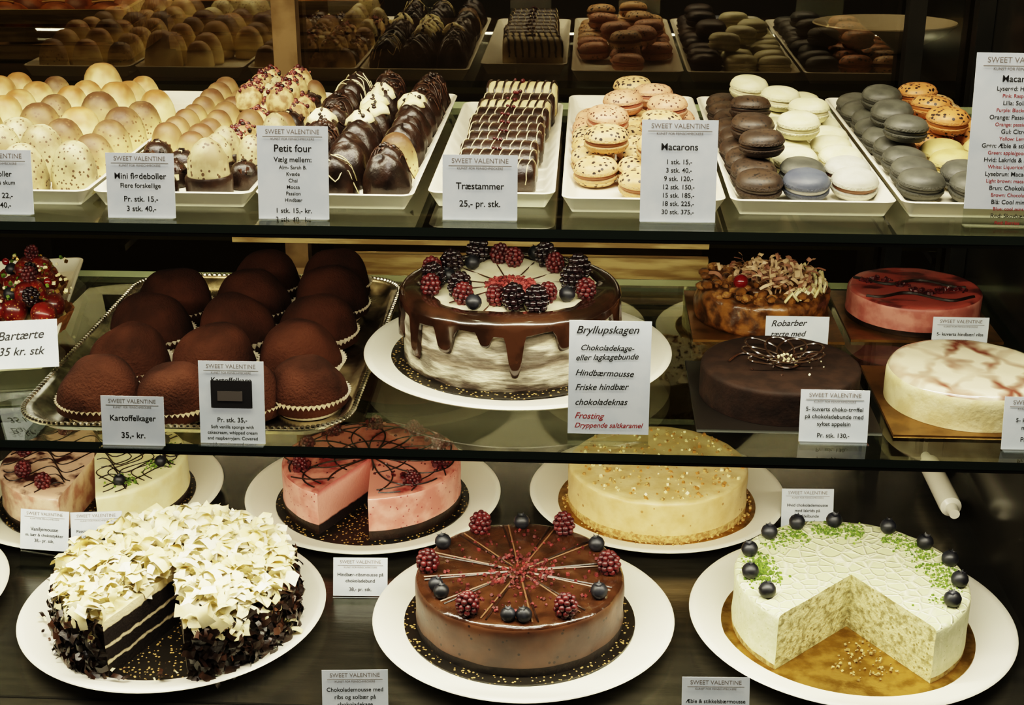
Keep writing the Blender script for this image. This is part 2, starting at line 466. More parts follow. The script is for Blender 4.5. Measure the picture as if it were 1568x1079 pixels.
# --- cream cheesecake (rear centre-right)
def cheesecake():
    E=empty('cheesecake',(.178,1.566,0)); r=.109;z0=.0145;h=.052
    round_board(E,.121,M['goldb'])
    side=mat('cheesecake_side',(222,194,138),(202,168,110),scale=55,lo=.4,hi=.75,rough=.45,bump=.2,speck=(70,.13,(172,130,78)))
    top=mat('cheesecake_top',(228,204,152),(210,180,124),scale=40,rough=.35,bump=.15)
    basec=mat('biscuit',(208,178,114),(162,122,68),scale=220,rough=.8,bump=.9,bscale=350)
    mb=MB(); body(mb,r,h,z0,.010,.005,lump=.0012,m=(2,0,1)); link('cake',mb.mesh('cheesecake',[side,top,basec]),E)
    zt=z0+h
    crumbs('flaked_topping',ringpts(320,0,.103,zt-.0004),.001,.0038,[M['wchoc'],basec,mat('caramel',(180,128,66),rough=.4)],E)
    crumbs('base_crumbs',ringpts(160,r,r+.006,z0),.001,.003,basec,E)
cheesecake()

# --- two half cakes (rear left)
def half_cakes():
    E=empty('two_flavour_mousse_cake',(-.515,1.584,0)); r=.112;z0=.0145;h=.05
    round_board(E,.119,M['blackb'])
    s1=mat('vanilla_side',(216,188,160),(174,124,106),scale=50,rough=.5)
    t1=mat('vanilla_top_marbled',(212,174,150),(62,30,26),scale=38,lo=.50,hi=.62,rough=.3,coat=.3)
    s2=mat('passion_side',(228,218,170),(218,202,148),scale=40,rough=.5)
    t2=mat('passion_top',(232,224,180),(222,210,160),scale=40,rough=.3,coat=.3)
    mb=MB(); body(mb,r,h,z0,.009,.005,104,264,segs=48,lump=.001,m=(2,0,1),cap=0); link('vanilla_half',mb.mesh('vh',[s1,t1,M['choc']]),E)
    mb=MB(); body(mb,r,h,z0,.009,.005,-74,88,segs=48,lump=.001,m=(2,0,1),cap=0); link('passion_half',mb.mesh('ph',[s2,t2,M['choc']]),E)
    zt=z0+h; lb=MB()
    for k in range(9):
        y=-.09+.022*k
        line_on_top(lb,[(-.11+.22*t/40,y+.02*math.sin(t*.5+k)) for t in range(41)],zt+.0006,.0008,(266,284),0,.108)
    for k in range(5):
        line_on_top(lb,[(.03+.014*k+.016*math.sin(t*.4),-.1+.2*t/40) for t in range(41)],zt+.0006,.0007,(266,284),0,.108)
    link('chocolate_lines',lb.mesh('cl',[M['choc']]),E)
    g=[]
    for k in range(4):
        a=math.radians(-50+35*k); g+=[(.085*math.cos(a)+random.gauss(0,.008),.085*math.sin(a)+random.gauss(0,.008),zt) for _ in range(60)]
    crumbs('pistachio',g,.001,.0026,M['green'],E)
    for a in (-55,-15,25,60,130,175,215,245):
        a=math.radians(a); put_berry(E,'r' if 1.7<a else 'b',.088*math.cos(a),.088*math.sin(a),zt)
half_cakes()

# =============== MIDDLE SHELF ===============
plate(.006,1.378,.1595,ZM)
def wedding_cake():
    E=empty('wedding_layer_cake',(-.002,1.382,ZM)); r=.110;z0=.0143;h=.072
    round_board(E,.124,M['blackb'])
    side=mat('semi_naked_side',(62,50,40),rough=.55,bump=1.0,bscale=80,scale=22,lo=.40,hi=.58,detail=7,stretch=(1,1,3.6),
        zr=dict(z0=z0,z1=z0+h,j=.028,ns=30,mixn=True,mixmax=.82,stops=[(0,(32,22,16)),(.16,(42,30,22)),(.24,(86,76,62)),(.32,(218,210,184)),(.46,(204,198,176)),(.54,(132,120,102)),(.62,(132,120,102)),(.70,(220,212,190)),(.84,(202,194,172)),(1,(190,176,148))]))
    top=mat('cream_top',(240,232,206),(228,218,184),scale=40,rough=.5)
    gan=mat('ganache',(36,23,15),(60,39,27),scale=30,rough=.18,coat=.45)
    mb=MB(); body(mb,r,h,z0,0,.006,lump=.0035,m=(0,0,1)); link('cake',mb.mesh('wcake',[side,top]),E)
    zt=z0+h
    rng=random.Random(3); drips=[(rng.uniform(-5,5)+360*k/17,rng.uniform(.010,.046),rng.uniform(3,5.2)) for k in range(17)]
    seg=360; gb=MB(); vs=[];fs=[]; rows=10
    for i in range(seg):
        ad=i*360/seg; a=math.radians(ad)
        L_=.013+.003*math.sin(a*7)
        bul=0
        for d,l,w in drips:
            dd=abs((ad-d+180)%360-180)
            g=math.exp(-(dd/w)**4)
            if g>.02: L_=max(L_,.013+l*g); bul=max(bul,g)
        inner=.086+.004*math.sin(a*5)+.003*noise.noise(Vector((math.cos(a)*6,math.sin(a)*6,0)))
        col=[(inner,zt+.0002),(inner+.002,zt+.0022),((inner+r)/2,zt+.0026),(r-.003,zt+.0026),(r+.0010,zt+.0005),(r+.0040,zt-.004)]
        for q in range(1,rows+1):
            u=q/rows
            th=.0042+bul*.0016*(u**2)
            if q==rows: th=.0002
            col.append((r+th,zt-.004-(L_-.004)*u))
        for rr,z in col: vs.append((rr*math.cos(a),rr*math.sin(a),z))
        K=len(col)
    for i in range(seg):
        i2=(i+1)%seg
        for j in range(K-1): fs.append([i*K+j,i2*K+j,i2*K+j+1,i*K+j+1][::-1])
    gb.add(vs,fs,0); link('ganache_drip',gb.mesh('ganache',[gan],ang=80),E)
    lb=MB()
    for k in range(6):
        a=pi*k/6+.2
        lb.tube([(-.080*math.cos(a),-.080*math.sin(a),zt+.0002),(.080*math.cos(a),.080*math.sin(a),zt+.0002)],.0008,4)
    link('slice_lines',lb.mesh('sl',[M['chocm']]),E)
    crumbs('berry_crumbs',ringpts(360,0,.027,zt),.0012,.0035,[M['redcr'],mat('pinkcr',(160,72,70),rough=.7)],E)
    kinds='rkbrkbrrkbkrbkrkrbrkkrbrk'
    n=len(kinds)
    for k,c in enumerate(kinds):
        a=2*pi*k/n; rr=.075+.011*((k%3)-1)
        s={'r':1.05,'k':1.05,'b':1.15}[c]
        put_berry(E,c,rr*math.cos(a),rr*math.sin(a),zt+.002,s)
wedding_cake()

# --- silver tray with cocoa-dusted marzipan domes
cocoa=mat('cocoa_dust',(37,22,15),(62,37,26),scale=20,lo=.35,hi=.65,rough=.95,bump=.7,bscale=420,spec=.1)
def potato_cakes():
    x,y=-.298,1.410
    T=empty('silver_serving_tray',(x,y,ZM),(0,0,-A3))
    mb=MB()
    sweep_rect(mb,.318,.440,.05,[(.03,0),(.018,.001),(.006,.012),(.000,.0125),(-.001,.0145),(.004,.015),(.01,.0125),(.02,.0035),(.032,.0025)],n=8)
    p=rrect(.318,.44,.05,16)
    link('tray_body',mb.mesh('silver_tray',[M['silver']],ang=50),T)
    bb=MB(); tot=[]
    for i in range(len(p)):
        a=Vector(p[i]+(0,)); b=Vector(p[(i+1)%len(p)]+(0,)); d=(b-a).length; n=max(1,int(d/.006))
        for k in range(n): tot.append(a.lerp(b,k/n))
    for q in tot: bb.sphere((q.x*.992,q.y*.992,.0148),(.0029,.0029,.0026),6,4)
    link('beaded_rim',bb.mesh('beads',[M['silver']]),T)
    C=empty('cocoa_marzipan_cakes',(0,-.010,ZM))
    meshes=[]
    for s in range(4):
        mb=MB(); R=.040;H=.047
        prof=[(0,.003),(.030,.003)]+[(R*math.cos(t)**.8 if t<pi/2-.01 else 0,.009+(H-.006)*math.sin(t)) for t in [pi/2*i/12 for i in range(13)]]
        def rf(a,r,z,s=s):
            if r<1e-4: return r,z
            q=noise.noise(Vector((r*math.cos(a)*28+s*9,r*math.sin(a)*28,z*28)))
            return r*(1+.09*q),z+.006*q*(z>.02)
        mb.lathe(prof,40,rf=rf); meshes.append(mb.mesh('cocoa_dome%d'%s,[cocoa],ang=180))
    cb=MB(); vs=[];fs=[];n=96
    for i in range(n):
        a=2*pi*i/n; z_=.0014 if i%2 else -.0014
        for rr,z in ((.031,.0028),(.037+z_*.6,.011),(.0425+z_,.020)): vs.append((rr*math.cos(a),rr*math.sin(a),z))
    for i in range(n):
        j=(i+1)%n
        for k in range(2): fs.append([i*3+k,j*3+k,j*3+k+1,i*3+k+1])
    cb.add(vs,fs,0); cup=cb.mesh('pleated_cup',[M['papercup']],smooth=False)
    pos=[(-.393,1.262,.95),(-.322,1.256,.9),(-.256,1.256,.88),(-.196,1.269,.9),(-.386,1.348,.97),(-.298,1.342,1),(-.214,1.352,1),(-.384,1.434,1),(-.294,1.430,1),(-.209,1.438,1),(-.379,1.518,1),(-.292,1.516,1),(-.205,1.524,1),(-.29,1.598,.93),(-.208,1.602,.95)]
    for i,(px,py,s) in enumerate(pos):
        s*=1.09
        link('dome_%d'%i,meshes[i%4],C,(px,py,.0006),(random.uniform(-.06,.06),random.uniform(-.06,.06),random.random()*6),(s*.99,s*.97,s*1.12))
        link('paper_cup_%d'%i,cup,C,(px,py,0),(0,0,random.random()),(s*.97,s*.97,s*(1.15 if i==3 else 1)))
potato_cakes()

# --- berry tartlets on white tray (left)
def tarts():
    T=empty('white_serving_tray',(-.622,1.505,ZM),(0,0,math.radians(10)))
    mb=MB(); sweep_rect(mb,.24,.34,.012,[(.02,0),(.012,0),(.0,.016),(.0,.018),(.003,.018),(.012,.004),(.02,.003)]); link('tray',mb.mesh('wt',[M['tray']]),T)
    crust=mat('tart_crust',(132,88,44),(98,60,28),scale=150,rough=.6,bump=.4)
    straw=mat('strawberry',(116,32,25),(76,18,15),scale=60,rough=.3,coat=.3,speck=(330,.2,(180,136,70)))
    cream=mat('pastry_cream',(220,202,142),rough=.5)
    E=empty('strawberry_tartlets',(0,0,ZM))
    sm=MB()
    pr=[(0,0),(.006,.0015),(.0105,.007),(.0125,.014),(.011,.020),(.006,.024),(0,.0245)]
    sm.lathe(pr,14); sme=sm.mesh('strawberry_mesh',[straw],ang=180)
    for i,(x,y,sc) in enumerate([(-.528,1.475,1.15),(-.610,1.430,1.05),(-.560,1.575,1.05),(-.645,1.53,1.0)]):
        G=bpy.data.objects.new('tartlet_%d'%i,None); bpy.context.scene.collection.objects.link(G); G.parent=E; G.location=(x,y,0); G.scale=(sc,sc,sc)
        mb=MB()
        mb.lathe([(0,.003),(.028,.003),(.038,.022),(.036,.022),(.030,.016),(0,.016)],48,mats=[0,0,0,0,1],rf=lambda a,r,z:(r*(1+.03*math.cos(a*20)) if r>.02 else r,z))
        link('tart_shell_%d'%i,mb.mesh('tart',[crust,cream]),G)
        for k in range(9):
            a=k*2*pi/6; rr=.023 if k<6 else .010
            if k>=6: a=(k-6)*2.1
            link('strawberry_%d_%d'%(i,k),sme,G,(rr*math.cos(a),rr*math.sin(a),.015+(.014 if k>=6 else 0)),(random.uniform(-.5,.5),random.uniform(-.5,.5),a),(1.0,1.0,1.0))
        put_berry(G,'k',.006,-.016,.036,.7); put_berry(G,'b',-.016,-.010,.036); put_berry(G,'r',.0,.004,.050,.8)
        bb=MB()
        for q in range(6): bb.sphere((random.gauss(0,.014),random.gauss(0,.012),.040+random.uniform(0,.012)),.0042,10,7)
        link('redcurrants_%d'%i,bb.mesh('rc',[mat('redcurrant',(104,18,18),rough=.12,coat=.6)]),G)
        crumbs('garnish_%d'%i,[(random.gauss(0,.014),random.gauss(0,.014),.038+random.uniform(-.003,.012)) for _ in range(110)],.001,.0034,[M['wchoc'],M['green'],M['goldb']],G)
tarts()

def sq_board(E,s,m,z=0.0):
    mb=MB(); mb.box(-s,s,-s,s,z,z+.003); 
    o=link('cake_board',mb.mesh('sqb',[m]),E); o.rotation_euler=(0,0,-A3); return o
blackm=mat('black_board',(24,20,16),rough=.4)
goldd=mat('gold_board_dull',(106,78,40),(136,102,56),scale=40,rough=.35,metal=.8)
def crumble_cake():
    E=empty('crumble_cake',(.283,1.523,ZM)); sq_board(E,.082,goldd); r=.074;z0=.0032;h=.036
    side=mat('crumble_side',(136,92,46),(70,43,23),scale=70,rough=.3,coat=.3,bump=.6,bscale=160)
    mb=MB(); body(mb,r,h,z0,0,.008,lump=.006,m=(0,0,0)); link('cake',mb.mesh('crumble',[side],ang=180),E)
    zt=z0+h
    lumps=MB()
    for x,y,_ in ringpts(170,0,.070,0):
        s=random.uniform(.004,.009); X=Matrix.Translation((x,y,zt+random.uniform(-.001,.007)))@Matrix.Rotation(random.random()*6,4,'Z')
        lumps.sphere((0,0,0),(s,s*.75,s*.6),7,5,random.randrange(2),X)
    link('crumble_topping',lumps.mesh('lumps',[mat('nut',(166,122,70),(116,76,38),scale=200,rough=.45,bump=.5),side]),E)
    fb=MB()
    for i in range(200):
        x=random.gauss(.015,.026); y=random.gauss(.0,.03)
        if math.hypot(x,y)>.07: continue
        fb.flake((x,y,zt+random.uniform(.006,.020)),(random.gauss(0,.8),random.gauss(0,.8),.8),random.uniform(.008,.02),random.uniform(.003,.006),random.uniform(.1,.5),random.random()*6,random.choice((0,1,1)))
    for i in range(46):
        a=random.uniform(-1.4,.6); q=random.uniform(.058,.070)
        fb.tube([(q*math.cos(a+.06*t),q*math.sin(a+.06*t),zt+.012-.005*abs(t-2)) for t in range(5)],.0016,5,2)
    link('shavings',fb.mesh('cs',[mat('pink_shav',(158,114,92),rough=.5),mat('rose_shav',(210,178,142),rough=.5),M['wchoc']],ang=180),E)
    g=MB(); g.sphere((-.030,-.03,zt+.014),.0085,16,12); link('red_bauble',g.mesh('bauble',[mat('red_pearl',(110,18,22),rough=.15,coat=.6)]),E)
crumble_cake()
def red_cake():
    E=empty('redcurrant_mousse_cake',(.455,1.523,ZM)); sq_board(E,.082,goldd); r=.074;z0=.0032;h=.034
    side=mat('red_side',(198,134,120),(168,98,88),scale=50,rough=.5)
    top=mat('red_top',(160,78,68),(84,36,33),scale=20,lo=.52,hi=.62,detail=5,rough=.3,coat=.2,stretch=(1,2.2,1))
    mb=MB(); body(mb,r,h,z0,.006,.005,m=(2,0,1),lump=.0008); link('cake',mb.mesh('redc',[side,top,M['choc']]),E)
    crumbs('berry_seeds',[(t*.012-.05+random.gauss(0,.004),.02-.006*t+.015*math.sin(t)+random.gauss(0,.004),z0+h) for t in range(9) for _ in range(16)],.0015,.0035,M['rasp'],E)
    mb=MB()
    for dy in (.022,-.026):
        mb.tube([(-.062+.0062*t,dy+.010*math.sin(t*.5+dy*90)-.001*t,z0+h+.0004) for t in range(20)],.0022,6)
    link('dark_swirl',mb.mesh('swirl',[M['choc']]),E)
red_cake()
def truffle_cake():
    E=empty('chocolate_truffle_cake',(.263,1.293,ZM)); sq_board(E,.086,blackm); r=.0775;z0=.0032;h=.034
    side=mat('truffle_side',(33,22,16),(43,29,21),scale=60,rough=.75,bump=.2,bscale=300,spec=.25)
    mb=MB(); body(mb,r,h,z0,0,.004,m=(0,0,0),lump=.0005); link('cake',mb.mesh('trufc',[side]),E)
    zt=z0+h; lb=MB(); shine=mat('piped_choc',(52,38,29),rough=.15,coat=.6)
    for k in range(9):
        a=2*pi*k/9+.3; L_=random.uniform(.034,.048)
        P=[]
        for t in range(25):
            u=2*pi*t/24
            lx=.5*L_*(1-math.cos(u)); ly=.014*math.sin(u)
            P.append((lx*math.cos(a)-ly*math.sin(a)+.005,lx*math.sin(a)+ly*math.cos(a)+.006,zt+.001+.010*(1-math.cos(u))/2))
        lb.tube(P,.0011,6,0)
    lb.tube([(-.05+.004*t,.0+.02*math.sin(t*.35),zt+.002) for t in range(24)],.0012,5,1)
    link('piped_flower',lb.mesh('pf',[shine,M['chocm']]),E)
    crumbs('white_sprinkles',[(random.gauss(.005,.005),random.gauss(.006,.005),zt+.003) for _ in range(34)]+[(random.gauss(.005,.02),random.gauss(.0,.02),zt) for _ in range(24)],.001,.0026,[M['wchoc'],M['chocm']],E)
truffle_cake()
def marble_cake():
    E=empty('marbled_glaze_cake',(.444,1.280,ZM)); sq_board(E,.086,goldd); r=.078;z0=.0032;h=.037
    m=bpy.data.materials.new('marble_top'); m.use_nodes=True; nt=m.node_tree;N=nt.nodes;L=nt.links;b=N['Principled BSDF']
    tc=N.new('ShaderNodeTexCoord')
    facs=[]
    for rot,sc,off in ((.65,7.5,.3),(-.55,6.2,1.1)):
        mp=N.new('ShaderNodeMapping'); mp.inputs['Rotation'].default_value=(0,0,rot); mp.inputs['Location'].default_value=(off,0,0); L.new(tc.outputs['Object'],mp.inputs[0])
        wv=N.new('ShaderNodeTexWave'); wv.inputs['Scale'].default_value=sc; wv.inputs['Distortion'].default_value=3.6; wv.inputs['Detail Scale'].default_value=4.0; wv.inputs['Detail'].default_value=2
        L.new(mp.outputs[0],wv.inputs['Vector']); cr=N.new('ShaderNodeValToRGB'); cr.color_ramp.elements[0].position=.66; cr.color_ramp.elements[1].position=1.0
        L.new(wv.outputs['Fac'],cr.inputs[0]); facs.append(cr.outputs[0])
    ad=N.new('ShaderNodeMath'); ad.operation='MAXIMUM'; L.new(facs[0],ad.inputs[0]); L.new(facs[1],ad.inputs[1])
    nn=N.new('ShaderNodeTexNoise'); nn.inputs['Scale'].default_value=18; L.new(tc.outputs['Object'],nn.inputs['Vector'])
    c3=N.new('ShaderNodeValToRGB'); c3.color_ramp.elements[0].position=.30; c3.color_ramp.elements[1].position=.60; L.new(nn.outputs['Fac'],c3.inputs[0])
    ml=N.new('ShaderNodeMath'); ml.operation='MULTIPLY'; L.new(c3.outputs[0],ml.inputs[1]); L.new(ad.outputs[0],ml.inputs[0])
    mx=N.new('ShaderNodeMix'); mx.data_type='RGBA'; L.new(ml.outputs[0],mx.inputs[0]); mx.inputs[6].default_value=lin((230,216,184)); mx.inputs[7].default_value=lin((122,72,58)); L.new(mx.outputs[2],b.inputs['Base Color'])
    b.inputs['Roughness'].default_value=.12; b.inputs['Coat Weight'].default_value=.5
    side=mat('marble_side',(222,210,164),(206,190,140),scale=60,rough=.5,bump=.3)
    mb=MB(); body(mb,r,h,z0,0,.010,m=(1,1,0),lump=.0008); link('cake',mb.mesh('marc',[m,side]),E)
marble_cake()

# =============== TOP SHELF TRAYS ===============
def long_tray(xc,y0,y1,w,name='white_serving_tray'):
    x,y=CF(xc,(y0+y1)/2)
    mb=MB(); sweep_rect(mb,w,y1-y0,.010,[(.014,0),(.008,.001),(.0,.014),(-.001,.0155),(.0006,.0165),(.003,.0155),(.010,.0045),(.016,.0035)])
    return link(name,mb.mesh('long_tray',[M['tray']],ang=50),None,(x,y,ZT),(0,0,-A3))
TR={0:(-.664,1.215,1.665,.142),1:(-.516,1.212,1.665,.142),2:(-.368,1.212,1.665,.142),3:(-.222,1.212,1.665,.140),4:(-.083,1.225,1.62,.112),5:(.052,1.212,1.665,.142),6:(.200,1.212,1.665,.142),7:(.347,1.212,1.665,.140)}
for k,v in TR.items(): long_tray(*v)
ZB=.0042
def dome_profile(R,H,pinch=0):
    pr=[(0,0),(R*.96,0),(R,H*.12)]
    for i in range(1,9):
        t=pi/2*i/8
        pr.append((max(R*math.cos(t)**(.75),0) if i<8 else 0,H*.12+H*.88*math.sin(t)))
    return pr
def toast(n,H,c,t,sp=None,amt=.35):
    return mat(n,(0,0,0),rough=.55,bump=.2,bscale=150,speck=sp,zr=dict(z0=0,z1=H*1.40,j=H*.8,ns=45,stops=[(0,c),(1-amt,c),(1-amt*.4,tuple(int((a*.4+b*.6)) for a,b in zip(c,t))),(1.0,t)]))
m_cream=toast('meringue_toasted',.046,(222,206,152),(140,100,54),None,.34)
m_cream2=toast('meringue_brown',.046,(204,186,130),(84,58,34),(200,.24,(104,78,50)),.52)
m_grey=mat('meringue_speckled',(192,182,138),(146,130,94),scale=45,rough=.5,speck=(230,.26,(84,64,46)))
domeM=[]
for i,mm in enumerate((m_cream,m_cream2,m_grey)):
    mb=MB(); mb.lathe(dome_profile(.0225,.046),28,rf=lambda a,r,z,i=i:(r*(1+.07*noise.noise(Vector((math.cos(a)*2,math.sin(a)*2,z*60+i*5)))),z))
    domeM.append(mb.mesh('marshmallow_dome%d'%i,[mm],ang=180))
def tray_items(name,tray):
    xc,y0,y1,w=TR[tray]; x,y=CF(xc,0)
    return empty(name,(x,y,ZT+ZB),(0,0,-A3))
for tr in (0,1):
    E=tray_items('marshmallow_domes',tr)
    rows=[1.252,1.306,1.36,1.413,1.466,1.52,1.572,1.622]
    for r_,y in enumerate(rows):
        for c,x in enumerate((-.044,.002,.046)):
            if r_>=6 and c==2 and tr==1: continue
            s=random.uniform(.90,1.06); k=random.choice((0,1,1)) if r_>=3 else random.choice((1,1,2))
            if r_>=6: k=0
            if tr==0: k=random.choice((0,0,1))
            if r_==0 and c==0 and tr==1: s=1.22;k=2
            if r_==7: s*=.9
            if r_==7 and c==0 and tr==1: s=1.1
            link('dome_%d_%d'%(r_,c),domeM[k],E,(x+random.uniform(-.003,.003),y+random.uniform(-.004,.004),0),(0,0,random.random()*6),(s,s,s*random.uniform(.92,1.10)))
# petit fours (tray 2)
E=tray_items('petit_fours',2)
m_cream2t=toast('petit_toasted',.031,(204,184,128),(92,62,36),None,.50)
def petit(kind):
    mb=MB(); r=.0165
    if kind=='toast':
        mb.lathe(dome_profile(r,.031),22); return mb.mesh('pf_toast',[m_cream2t],ang=180)
    if kind=='berry':
        mb.lathe(dome_profile(r,.026),22)
        rr=random.Random(4)
        for i in range(46):
            a=rr.random()*6.28; q=rr.random()*.014
            s=rr.uniform(.0012,.0030); mb.sphere((q*math.cos(a),q*math.sin(a),.027-q*.5+rr.uniform(-.001,.001)),s,6,4,rr.choice((1,1,2,2,3)))
        return mb.mesh('pf_berry',[mat('pf_cream',(206,182,130),(140,108,70),scale=110,rough=.6),M['rasp'],mat('pf_pink',(146,84,70),rough=.6),M['choc']],ang=180)
    if kind=='dark':
        mb.lathe([(0,0),(r,0),(r*1.02,.012),(r*.95,.014),(0,.014)],22,mats=[1,1,1,1])
        mb.lathe([(0,.0135),(r*.9,.0135),(r*.85,.024),(r*.55,.033),(r*.2,.037),(0,.0375)],22,mats=[0]*5)
        return mb.mesh('pf_dark',[m_grey,M['choc']],ang=60)
    if kind=='chunk':
        rr=random.Random(9)
        mb.lathe(dome_profile(r*.95,.022),20,mats=[0]*10)
        for i in range(30):
            a=rr.random()*6.28; q=rr.random()*.015; s=rr.uniform(.003,.006)
            X=Matrix.Translation((q*math.cos(a),q*math.sin(a),.021-q*.5))@Matrix.Rotation(rr.random()*6,4,Vector((rr.random(),rr.random(),.3)).normalized())
            mb.box(-s/2,s/2,-s/2,s/2,-s/4,s/4,rr.choice((0,1,1,2)),X)
        return mb.mesh('pf_chunk',[M['choc'],M['chocm'],M['wchoc']],ang=30)
PF={k:petit(k) for k in ('toast','berry','dark','chunk')}
yy=1.245; r_=0
while yy<1.65:
    for c,x in enumerate((-.051,-.017,.017,.051)):
        if r_<3: k='dark' if random.random()<.5 else 'toast'
        elif c<2: k='toast'
        else: k='berry' if random.random()<.6 else random.choice(('dark','toast'))
        if r_<4 and c==0 or (r_<3 and c==1) or (c==3 and r_%3==1): k='chunk'
        s=random.uniform(.95,1.05)
        if r_==0 and c>=2: s=1.3; k='dark'
        if r_==0 and c==3: continue
        link('petit_four_%d_%d'%(r_,c),PF[k],E,(x+(0.01 if s>1.2 else 0),yy+random.uniform(-.002,.002),0),(0,0,random.random()*6),(s,s,s*1.1))
    if r_>7:
        for x in (.0,.035):
            link('petit_four_up',PF['berry'],E,(x,yy,.020),(0,random.uniform(-.2,.2),random.random()*6))
    yy+=.0355; r_+=1
# truffles tray 3
E=tray_items('chocolate_truffles',3)
def truffle(kind,seed):
    rr=random.Random(seed); mb=MB(); R=.0205;H=.036
    rf=lambda a,r,z:(r*(1+.16*noise.noise(Vector((math.cos(a)*2+seed,math.sin(a)*2,z*80)))),z*(1+.06*math.sin(a*2+seed)))
    mb.lathe(dome_profile(R,H),26,rf=rf)
    if kind=='drizzle' or kind=='nut':
        for k in range(5):
            x0=-R*.7+R*1.4*k/4; P=[]
            for t in range(13):
                y=-R*.95+1.9*R*t/12; x=x0+.004*math.sin(t*.8+k)
                q=min(1,math.hypot(x,y)/(R*1.0)); 
                z=H*.12+H*.88*math.sqrt(max(0,1-q**2.4))
                P.append((x,y,z+.0012))
            mb.tube(P,.0005,5,1)
    if kind=='nut':
        for i in range(50):
            a=rr.random()*6.28;q=rr.random()*.015
            mb.sphere((q*math.cos(a),q*math.sin(a),H*1.0-q*q*60+rr.uniform(0,.002)),rr.uniform(.0012,.0028),6,4,rr.choice((0,2)))
    if kind=='topped':
        mb.lathe([(0,H*1.12),(.006,H*1.1),(.013,H*.95),(.015,H*.8),(.012,H*.75)],18,mats=[2]*4,rf=lambda a,r,z:(r*(1+.15*math.sin(a*5+seed)),z+.002*math.sin(a*3)))
        for i in range(20):
            a=rr.random()*6.28;q=rr.random()*.012
            mb.sphere((q*math.cos(a),q*math.sin(a),H*1.12-q*.5),rr.uniform(.001,.0026),6,4,0)
    m3=M['wchoc'] if kind=='topped' else M['rasp'] if seed%2 else M['chocm']
    return mb.mesh('truffle_%s%d'%(kind,seed),[M['choc'],M['wchoc'] if kind=='drizzle' else M['chocm'],m3],ang=180)
TF={'drizzle':truffle('drizzle',1),'nut':truffle('nut',2),'nut2':truffle('nut',3),'topped':truffle('topped',4),'plain':truffle('plain',5),'plain2':truffle('plain',8),'toast':domeM[1]}
grid=[['drizzle','drizzle','plain'],['nut','plain','nut'],['plain','plain2','toast'],['nut','plain2','plain'],['topped','topped','plain2'],['nut','topped','plain'],['nut','topped','topped'],['plain2','topped','nut'],['drizzle','nut','nut'],['drizzle','nut','nut']]
for r_,row in enumerate(grid):
    for c,k in enumerate(row):
        s=random.uniform(.98,1.08); 
        if k=='toast': s*=.8
        link('truffle_%d_%d'%(r_,c),TF[k],E,((c-1)*.043+random.uniform(-.003,.003),1.242+r_*.0425,0),(random.uniform(-.15,.15),random.uniform(-.15,.15),random.random()*6),(s,s,s*(1.15 if r_>=8 else 1.08)))
# striped logs tray 4
E=tray_items('striped_marzipan_logs',4)
def log(seed,light):
    mb=MB(); R=.0165; L_=.036
    pr=[(0,-L_),(R*.75,-L_),(R*.95,-L_+.003),(R,-L_+.008),(R,L_-.008),(R*.95,L_-.003),(R*.75,L_),(0,L_)]
    mb.lathe(pr,24,X=Matrix.Translation((0,0,R))@Matrix.Rotation(pi/2,4,'Y'),mats=[1,0,0,0,0,0,1])
    n=9 if light else 8
    for k in range(n):
        x0=-L_*.88+1.76*L_*k/(n-1); P=[]
        for t in range(13):
            a=-.15+(pi+.3)*t/12
            P.append((x0+.004*math.cos(a)+random.gauss(0,.0004),R*1.01*math.cos(a),R+R*1.02*math.sin(a)))
        mb.tube(P,.0013 if light else .0005,5,2)
    for k in range(4):
        mb.sphere((random.gauss(0,.003),random.gauss(0,.003),2*R+.001),random.uniform(.0012,.0022),6,4,3)
    cr=mat('log_cream',(200,184,138),(170,152,108),scale=60,rough=.5)
    return mb.mesh('log%d'%seed,[cr if light else M['choc'],M['choc'],M['choc'] if light else mat('log_stripe',(196,182,142),rough=.5),M['rasp']],ang=50)
LG=[log(0,False),log(1,True),log(2,False)]
for k in range(10):
    s=1.0+.012*k
    link('log_%d'%k,LG[1 if k in (9,7) else random.choice((0,2))],E,(random.uniform(-.003,.003)+.001*k,1.262+k*.0362,0),(0,0,random.uniform(-.05,.05)),(s,s*.98,s*(1.15 if k==9 else 1)))

# macarons
MAC={}
def mac_mesh(key,c,c2,fill,speck=None):
    sh=mat('macaron_'+key,c,c2,scale=60,rough=.5,speck=speck,bump=.12,bscale=250)
    fo=mat('macaron_foot_'+key,tuple(int(v*.85) for v in c),c2,scale=400,rough=.8,bump=.9,bscale=500)
    fi=mat('macaron_fill_'+key,fill,rough=.5)
    mb=MB(); R=.0208
    rf=lambda a,r,z:(r*(1+.02*noise.noise(Vector((math.cos(a)*9,math.sin(a)*9,z*900)))),z)
    low=[(0,.0),(R*.55,.0002),(R*.85,.002),(R*.97,.0048),(R*1.0,.0062),(R*1.03,.0070),(R*1.03,.0088),(R*.95,.0092),(R*.93,.0095)]
    mb.lathe(low,30,mats=[0,0,0,0,1,1,1,1],rf=rf)
    mb.lathe([(R*.93,.0092),(R*.97,.0105),(R*.97,.0120),(R*.93,.0133)],30,mats=[2,2,2])
    up=[(R*.93,.0130),(R*1.03,.0134),(R*1.03,.0152),(R*1.0,.0162),(R*.97,.0180),(R*.87,.0208),(R*.66,.0230),(R*.35,.0241),(0,.0244)]
    mb.lathe(up,30,mats=[1,1,1,0,0,0,0,0],rf=rf)
    MAC[key]=mb.mesh('macaron_'+key,[sh,fo,fi],ang=60)
bs=(210,.34,(34,24,19))
mac_mesh('pink',(212,164,130),(194,142,110),(168,108,88),(240,.28,(66,38,28)))
mac_mesh('peach',(206,172,126),(192,152,102),(126,82,56),bs)
mac_mesh('brown',(60,46,33),(44,33,24),(34,23,16),(260,.28,(21,15,11)))
